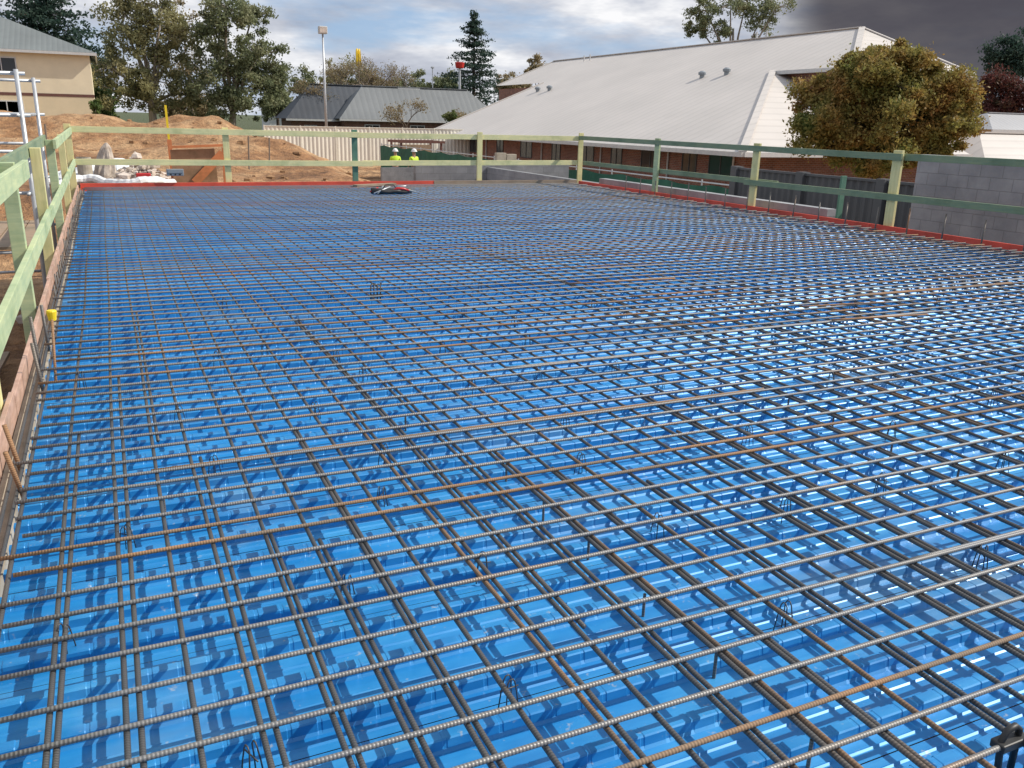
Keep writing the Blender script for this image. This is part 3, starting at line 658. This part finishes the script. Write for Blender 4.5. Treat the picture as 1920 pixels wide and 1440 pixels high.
conifer('tall dark conifer with layered branches behind the grey roof',(b0.x,112,-.6),tp.z+.6,5.2,'pineleaf',16,.16,.03,.8,8,28,.25)
b0=atY(95,165,105); tp=atY(100,-60,105)
conifer('dark spreading cedar behind the cream house',(b0.x,105,-.6),tp.z+.6,7.5,'pineleaf',19,.2,.0,.8,9,38,.2)
def bare(label,base,H,spread,group=None,depth=5):
    base=Vector(base); t=thing('bare_tree',label,'tree',base,group); mb=MB(); tips=[]
    def rec(p,d,L,r,k):
        q=p+d*L; mb.tube([p,p.lerp(q,.5)+Vector((random.uniform(-1,1),random.uniform(-1,1),random.uniform(-.5,.5)))*L*.06,q],[r,r*.8,r*.6],5 if k<2 else 3,False)
        if k>=depth: tips.append(q); return
        for i in range(3 if k<3 else 4):
            nd=(d+Vector((random.gauss(0,1),random.gauss(0,1),random.gauss(.15,.6)))*spread).normalized(); rec(p.lerp(q,random.uniform(.6,1)),nd,L*random.uniform(.6,.82),r*.58,k+1)
    rec(base,Vector((0,0,1)),H*.3,H*.022,0)
    mb.build('trunk','twig',t)
    leaves('crown',[(tuple(p),.55,9) for p in tips],.09,'brownleaf',t); return t
for px,H,lab in [(640,11.5,'bare brown tree left of the yellow arch sign'),(700,12.5,'bare brown tree right of the yellow arch sign'),(745,11.3,'bare brown tree between the yellow sign and the street light'),(590,7.5,'small bare tree just left of the floodlight pole')]:
    bare(lab,base_at(px,118 if px>600 else 98),H,.6)
bare('small bare tree in front of the grey roof',base_at(762,80),5,.5,depth=4)
bare('small bare tree in front of the grey roof, right of its twin',base_at(870,84),4,.5,depth=4)
L=[('dark bushy tree low behind the cream house corner',185,170,28,60,92,'bush'),('brown green tree low between gum trunks',350,195,50,34,100,'brownleaf'),('rounded dark tree right of the second gum tree',520,185,32,40,104,'gumd'),('small dark tree behind the navy roof',575,158,26,24,122,'gumd'),('olive tree behind bare trees',660,140,58,28,135,'gum'),('dark low tree right of the bare trees',770,155,38,20,130,'gumd'),('broad brown tree left of the white roof',960,155,34,18,125,'brownleaf'),('dark low tree between the conifer and street light',835,155,26,18,128,'gumd'),('hazy brown tree just beyond the roof left end',1010,126,22,22,128,'brownleaf')]
for lab,px,py,rx,ry,Y,mt in L:
    tree(lab,base_at(px,Y),pxblobs([(px,py,rx,ry),(px-rx*.5,py+ry*.4,rx*.6,ry*.6),(px+rx*.5,py+ry*.4,rx*.6,ry*.6)],Y),mt,'darkbark',.18,110,.42,.2,dens=10)
p=atY(848,222,82); tree('small bright green bush against the grey roofed building',(p.x,82,-.6),pxblobs([(848,222,18,14)],82),'bush','darkbark',.12,90,.4,.08,dens=10,cat='bush')
p=atY(178,200,72); tree('small green shrub beside the cream house corner',(p.x,72,-.2),pxblobs([(180,200,12,12)],72),'bush','darkbark',.12,80,.4,.06,dens=8,cat='bush')
def rb(px,s):
    r=ray(px,220); c=CAM+r*s; return (c.x,c.y,-1.9)
def rblobs(lst,s):
    out=[]
    for (px,py,rx,ry) in lst:
        c=CAM+ray(px,py)*s*random.uniform(.98,1.02); out.append((tuple(c),(rx*s,rx*s*.8,ry*s)))
    return out
tree('tall gum tree rising behind the white roof ridge',rb(1370,.062),rblobs([(1325,20,30,24),(1370,10,40,30),(1425,35,34,28),(1345,58,32,18),(1400,0,34,26),(1310,50,20,18),(1455,15,34,34)],.062),'gumd','bark',.14,100,.38,.35,dens=17,fill=.08,qm=1.2)
tree('dark red leafed tree at the right picture edge',rb(1885,.056),rblobs([(1875,165,38,42),(1915,180,40,50),(1890,210,50,32)],.056),'redleaf','darkbark',.15,200,.42,.25,dens=16)
tree('dark green tree at the top right picture corner',rb(1890,.062),rblobs([(1880,120,44,40),(1930,100,50,60)],.062),'pineleaf','darkbark',.18,190,.42,.25,dens=16)
tree('big rounded autumn tree in front of the brick building',(rb(1660,.0152)[0],rb(1660,.0152)[1],-1.9),rblobs([(1655,150,92,58),(1580,185,80,64),(1738,185,82,66),(1655,225,118,74),(1555,240,68,58),(1768,235,66,58),(1640,285,92,36),(1690,120,66,34),(1605,132,60,38),(1725,280,74,34)],.0152),'maple','darkbark',.05,520,.32,.16,dens=32,fill=.15,qm=1.12)
# ------------------------------------------------------------ scaffold
t=thing('scaffold','galvanised tube scaffold tower beyond the left guardrail','scaffold',(-1.5,15,-1.9))
for (x,y) in [(-.97,16.9),(-2.1,16.9),(-.97,13.6),(-2.1,13.6)]:
    MB().tube([(x,y,-1.9),(x,y,2.0)],.03,8).build('standard','galv',t,smooth=True); MB().box((x-.08,y-.08,-1.92),(x+.08,y+.08,-1.9)).build('base_plate','galv',t)
for z in (1.95,1.42,.95,.4,-.4,-1.2):
    for y in (16.9,13.6): MB().tube([(-2.5,y+.03,z),(-.87,y+.03,z)],.024,6).build('ledger','galv',t,smooth=True)
    if z<1.8:
        for x in (-.97,-2.1): MB().tube([(x-.04,13.4,z),(x-.04,17.1,z)],.024,6).build('ledger','galv',t,smooth=True)
for i in range(4): MB().box((-2.05+.25*i,13.6,-.36),(-1.82+.25*i,16.9,-.32)).build('platform_board','brownwood',t)
# ------------------------------------------------------------ site clutter beyond the far edge
def gp(px,Y): 
    c=atY(px,300,Y); return Vector((c.x,Y,terr(c.x,Y)))
def chunk(c,r,mat,name,label,group):
    mb=MB(); mb.sphere((c[0],c[1],c[2]),(r*random.uniform(.8,1.2),r*.8,r*random.uniform(.4,.7)),5,3,0,.3)
    return tag(mb.build(name,mat),label,'rubble',group)
for i in range(120):
    px=random.gauss(245,34); Y=random.uniform(28.3,31.4); p=gp(px,Y); hz=max(0,.95-abs(px-252)/60-abs(Y-29.8)*.3)
    chunk((p.x,p.y,p.z+random.uniform(.1,1)*hz),random.uniform(.07,.26),'rubble' if i%4 else 'sack','concrete_chunk','pale broken concrete chunk in the rubble pile beyond the far guardrail','rubble pile chunks')
def sack(px,Y,prof,label,mat,lean=.1):
    p=gp(px,Y); t=thing('bulk_bag',label,'bag',p); mb=MB(); n=26; P2=[]
    for i in range(len(prof)-1):
        (z0,r0),(z1,r1)=prof[i],prof[i+1]
        for k in range(3): P2.append((z0+(z1-z0)*k/3,r0+(r1-r0)*k/3))
    P2.append(prof[-1])
    for i,(z,r) in enumerate(P2):
        for j in range(n):
            a=2*math.pi*j/n; q=r*(1+.3*noise.noise(Vector((math.cos(a)*2+px,math.sin(a)*2,z)))+.25*noise.noise(Vector((math.cos(a)*6+px,math.sin(a)*6,z*3)))); mb.v.append(Vector((p.x+q*math.cos(a)+lean*z,p.y+q*math.sin(a),p.z+z)))
    for i in range(len(P2)-1):
        for j in range(n): j2=(j+1)%n; mb.f.append((i*n+j,i*n+j2,(i+1)*n+j2,(i+1)*n+j))
    mb.f.append(tuple((len(P2)-1)*n+j for j in range(n)))
    mb.build('sack',mat,t)
sack(192,29.6,[(0,.42),(.3,.36),(.6,.30),(.9,.22),(1.15,.13),(1.3,.03)],'tall crumpled dusty bulk bag left of the rubble pile','sack',.12)
sack(166,30.5,[(0,.6),(.2,.58),(.4,.42),(.5,.15)],'low slumped white bag behind the concrete pipe','white',.0)
sack(222,32,[(0,.65),(.3,.55),(.5,.4),(.6,.15)],'low slumped white bag between the dusty bag and the rubble','white',.0)
p=gp(157,28.5); tag(MB().tube([p,p+Vector((0,0,.85)),p+Vector((0,0,.85)),p+Vector((0,0,.6))],[.2,.2,.15,.15],18,False).build('concrete_pipe','concrete'),'short upright concrete pipe near the left corner post','pipe')
p=gp(215,27.0); pts=[]
for i in range(40):
    f=i/39; pts.append((p.x-1.5+3.0*f,27.0+.5*math.sin(f*7),terr(p.x-1.5+3*f,27)+.14+.05*math.sin(f*11)))
tag(MB().tube(pts,[.12+.012*(i%2) for i in range(40)],10).build('flexible_pipe','white',smooth=False),'white flexible drainage pipe lying below the rubble pile','pipe')
pts=[(x-.4,y+1.2+.3*math.sin(i*.3),terr(x,y+1.2)+.12) for i,(x,y,z) in enumerate(pts)]
tag(MB().tube(pts[:24],[.10+.01*(i%2) for i in range(24)],10).build('flexible_pipe','white',smooth=False),'shorter white flexible pipe lying behind the longer one','pipe')
mb=MB(); p=gp(150,30.5)
for j in range(15):
    for i in range(15):
        x=p.x-1.1+2.2*i/14; y=29.6+1.8*j/14; e=math.sin(math.pi*i/14)*math.sin(math.pi*j/14)
        mb.v.append(Vector((x,y,terr(x,y)+.02+.5*e*(.7+.9*noise.noise(Vector((x*3.5,y*3.5,0)))))))
for j in range(14):
    for i in range(14): a=j*15+i; mb.f.append((a,a+1,a+16,a+15))
tag(mb.build('plastic_sheet','white'),'crumpled white plastic sheet heaped behind the left corner post','sheet')
p=gp(266,27.6); t=thing('fuel_can','small red fuel can in front of the rubble pile','can',p); MB().box((p.x-.2,p.y-.1,p.z),(p.x+.2,p.y+.1,p.z+.38)).build('can_body','redpl',t,bevel=.03); MB().tube([(p.x-.12,p.y,p.z+.38),(p.x-.1,p.y,p.z+.46),(p.x+.1,p.y,p.z+.46),(p.x+.12,p.y,p.z+.38)],.02,6).build('handle','black',t)
p=gp(318,28.5); tp=atY(310,197,28.5); tag(MB().bar((p.x+.05,28.5,p.z),(tp.x,28.5,tp.z),.08,.06).build('timber_stake','yellow'),'tall leaning yellow stake beside the rubble pile','stake')
p=gp(322,27.8); tag(MB().bar((p.x,27.8,p.z),(p.x-.02,27.8,p.z+1.25),.12,.05,up=(0,1,0)).build('timber_stake','orangewood'),'short orange timber stake in front of the yellow one','stake')
p=gp(368,27.5); t=thing('trench_shutter','brown shutter panel with orange planks propped beyond the far guardrail','shutter',p)
MB().bar((p.x-.68,27.54,p.z+.50),(p.x+.55,27.54,p.z+.54),.08,1.05).build('panel','panel',t); MB().bar((p.x-.72,27.45,p.z+1.1),(p.x+.82,27.45,p.z+1.17),.1,.07).build('top_plank','orangewood',t)
MB().bar((p.x-.1,27.38,p.z+.1),(p.x+.75,27.38,p.z+.95),.05,.24).build('brace','orangewood',t); MB().bar((p.x+.78,27.6,p.z),(p.x+.8,27.6,p.z+1.1),.08,.08,up=(0,1,0)).build('shutter_post','orangewood',t)
for (px,Y,h) in [(90,34,1.6),(466,36,1.3),(505,38,1.0)]:
    p=gp(px,Y)
    tag(MB().tube([p,p+Vector((.05,0,h))],.03,6).build('marker_stake','twig'),{90:'thin marker stake left of the corner post',466:'thin marker stake right of the trench shutter',505:'thinner marker stake on the slope of the mound'}[px],'stake')
for i in range(30):
    x=random.uniform(-4.5,-1.0); y=random.uniform(3,19); r=random.uniform(.08,.25)
    chunk((x,y,terr(x,y)+r*.3),r,'rubble' if i%3 else 'concrete','rock','broken rock lying in the dirt below the left guardrail','rocks on the dirt at left')
for i in range(80):
    x=random.uniform(-3,11); y=random.uniform(26,60); r=random.uniform(.08,.22)
    chunk((x,y,terr(x,y)+r*.2),r,'clod','dirt_clod','brown dirt clod lying on the open ground beyond the far guardrail','dirt clods beyond the deck')
for i,(x,y,a) in enumerate([(-1.9,7.5,.2),(-2.3,9.3,-.15),(-1.7,11,.05)]):
    tag(MB().bar((x,y,-1.75),(x+a*2,y+2.2,-1.72),.22,.05).build('timber_plank','brownwood'),'brown scaffold plank on the dirt at left, %s of three'%['nearest','middle','farthest'][i],'plank')
# ------------------------------------------------------------ workers
def skinned(name,verts,edges,rad,mat,parent,root=0):
    me=bpy.data.meshes.new(name); me.from_pydata(verts,edges,[]); o=bpy.data.objects.new(name,me); COL.objects.link(o); o.parent=parent
    me.materials.append(M[mat]); md=o.modifiers.new('skin','SKIN'); md.use_smooth_shade=True
    sv=me.skin_vertices[0].data
    for i,r in enumerate(rad): sv[i].radius=(r,r)
    sv[root].use_root=True
    s=o.modifiers.new('sub','SUBSURF'); s.levels=1; s.render_levels=1; return o
def worker(label,loc,rz,arm,lean):
    t=thing('person',label,'person',loc,None); t.rotation_euler=(0,0,rz)
    J=[(0,0,.95,.13),(0,lean*.3,1.15,.12),(0,lean*.8,1.38,.14),(0,lean,1.5,.06),(0,lean+.02,1.58,.075),(0,lean+.02,1.68,.09),(0,lean+.02,1.76,.06)]
    E=[(0,1),(1,2),(2,3),(3,4),(4,5),(5,6)]; V=list(J)
    def chain(start,pts):
        k=start
        for p in pts: V.append(p); E.append((k,len(V)-1)); k=len(V)-1
        return k
    for s in (-1,1):
        chain(0,[(.10*s,0,.88,.09),(.11*s,-.01,.48,.06),(.11*s,.02,.09,.045),(.12*s,-.13,.04,.035)])
        el,wr=arm[0 if s<0 else 1]
        k=chain(2,[(.19*s,lean*.8,1.40,.06),(el[0]*s,el[1],el[2],.045),(wr[0]*s,wr[1],wr[2],.03)])
        h=Vector(wr); h=Vector((h.x*s,h.y,h.z)); e=Vector((el[0]*s,el[1],el[2])); d=(h-e).normalized()
        pm=h+d*.07; k2=chain(k,[(pm.x,pm.y,pm.z,.028)])
        side=d.cross(Vector((s,0,0.1))).normalized()
        for fi,(o_,L_) in enumerate([(-.03,.07),(-.01,.08),(.01,.075),(.03,.06)]):
            a=pm+side*o_+d*.03; b_=a+d*L_*.6+Vector((-.01*s,0,-.01)); chain(k2,[(a.x,a.y,a.z,.010),(b_.x,b_.y,b_.z,.009)])
        a=h+side*.04+d*.03; b_=a+side*.02+d*.03; chain(k,[(a.x,a.y,a.z,.011),(b_.x,b_.y,b_.z,.009)])
    skinned('body',[v[:3] for v in V],E,[v[3] for v in V],'skin',t)
    V2=[(0,0,.93,.15),(0,lean*.3,1.15,.145),(0,lean*.8,1.38,.165),(0,lean,1.49,.08)]; E2=[(0,1),(1,2),(2,3)]
    for s in (-1,1):
        el,wr=arm[0 if s<0 else 1]; n0=len(V2); V2+=[(.20*s,lean*.8,1.40,.078),(el[0]*s,el[1],el[2],.06),((el[0]+wr[0])/2*s,(el[1]+wr[1])/2,(el[2]+wr[2])/2,.05)]; E2+=[(2,n0),(n0,n0+1),(n0+1,n0+2)]
    skinned('shirt',[v[:3] for v in V2],E2,[v[3] for v in V2],'hivis',t)
    V3=[(0,0,.95,.14)]; E3=[]
    for s in (-1,1):
        n0=len(V3); V3+=[(.10*s,0,.86,.11),(.11*s,-.01,.48,.08),(.11*s,.02,.12,.065)]; E3+=[(0,n0),(n0,n0+1),(n0+1,n0+2)]
    skinned('trousers',[v[:3] for v in V3],E3,[v[3] for v in V3],'navy',t)
    W[t.name]=Vector((0,0,0))
    MB().sphere((0,lean+.02,1.71),(.135,.15,.15),14,7,.48).build('hard_hat','whitecap',t,smooth=True)
    MB().tube([(0,lean+.02,1.705),(0,lean+.02,1.72)],[.17,.155],16).build('hat_brim','whitecap',t)
    f=MB(); f.sphere((-.035,lean-.075,1.665),.012,6,4); f.sphere((.035,lean-.075,1.665),.012,6,4); f.build('eyes','hair',t)
    MB().tube([(0,lean-.07,1.66),(0,lean-.105,1.63),(0,lean-.08,1.62)],[.01,.016,.01],6).build('nose','skin',t,smooth=True)
    MB().bar((-.025,lean-.085,1.59),(.025,lean-.085,1.59),.01,.008).build('mouth','redpl',t)
    return t
p=atY(741,290,43); worker('person in yellow shirt and white hard hat, left one, bending forward',(p.x,43,terr(p.x,43)),R(160),[((.26,-.1,1.15),(.22,-.32,1.05)),((.26,-.12,1.15),(.2,-.35,1.08))],-.14)
p=atY(776,290,42.5); worker('person in yellow shirt and white hard hat, right one, arms lowered',(p.x,42.5,terr(p.x,42.5)),R(200),[((.27,0,1.12),(.26,-.12,.88)),((.27,0,1.12),(.26,-.16,.9))],0)
# ------------------------------------------------------------ light
AZ=106; EL=42
sun=bpy.data.lights.new('sun','SUN'); sun.energy=4.8; sun.angle=R(.53); sun.color=(1,.94,.84)
so=bpy.data.objects.new('sun',sun); COL.objects.link(so)
dirv=Vector((math.sin(R(AZ))*math.cos(R(EL)),math.cos(R(AZ))*math.cos(R(EL)),math.sin(R(EL))))
so.rotation_euler=dirv.to_track_quat('Z','Y').to_euler(); so.location=(0,0,30)
w=bpy.data.worlds.new('World'); S.world=w; w.use_nodes=True; nt=w.node_tree; bg=nt.nodes['Background']
sky=N(nt,'ShaderNodeTexSky',sky_type='NISHITA'); sky.sun_disc=False; sky.sun_elevation=R(EL); sky.sun_rotation=R(AZ)
tc=N(nt,'ShaderNodeTexCoord'); G=tc.outputs['Generated']
f=noi(nt,3.2,6,.58,vec=G,sc=(1,1,4.2)); g=noi(nt,6.0,5,.6,vec=G,sc=(1,1,3.5))
msk=ramp(nt,f,[(.38,(.15,.15,.15)),(.52,(1,1,1))])
cc=ramp(nt,g,[(.30,(2.5,2.7,3.3)),(.47,(4.0,4.2,4.7)),(.62,(6.5,6.5,6.6))])
blu=mix(nt,.75,sky.outputs[0],(1.9,3.1,5.0))
c=mix(nt,msk,blu,cc)
dd=nrm(ray(1740,-10)); dp=N(nt,'ShaderNodeVectorMath',operation='DOT_PRODUCT'); nt.links.new(G,dp.inputs[0]); dp.inputs[1].default_value=dd  # added dark smudge, painted into the sky colour; no real cloud stands there
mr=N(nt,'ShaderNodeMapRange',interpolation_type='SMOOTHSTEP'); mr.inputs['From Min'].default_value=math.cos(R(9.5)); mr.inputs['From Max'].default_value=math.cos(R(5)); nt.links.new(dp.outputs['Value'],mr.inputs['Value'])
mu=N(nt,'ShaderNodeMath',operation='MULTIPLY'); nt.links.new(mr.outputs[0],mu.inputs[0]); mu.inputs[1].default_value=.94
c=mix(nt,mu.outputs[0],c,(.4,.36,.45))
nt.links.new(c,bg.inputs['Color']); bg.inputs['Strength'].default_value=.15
S.view_settings.view_transform='Standard'; S.view_settings.look='None'; S.view_settings.exposure=0
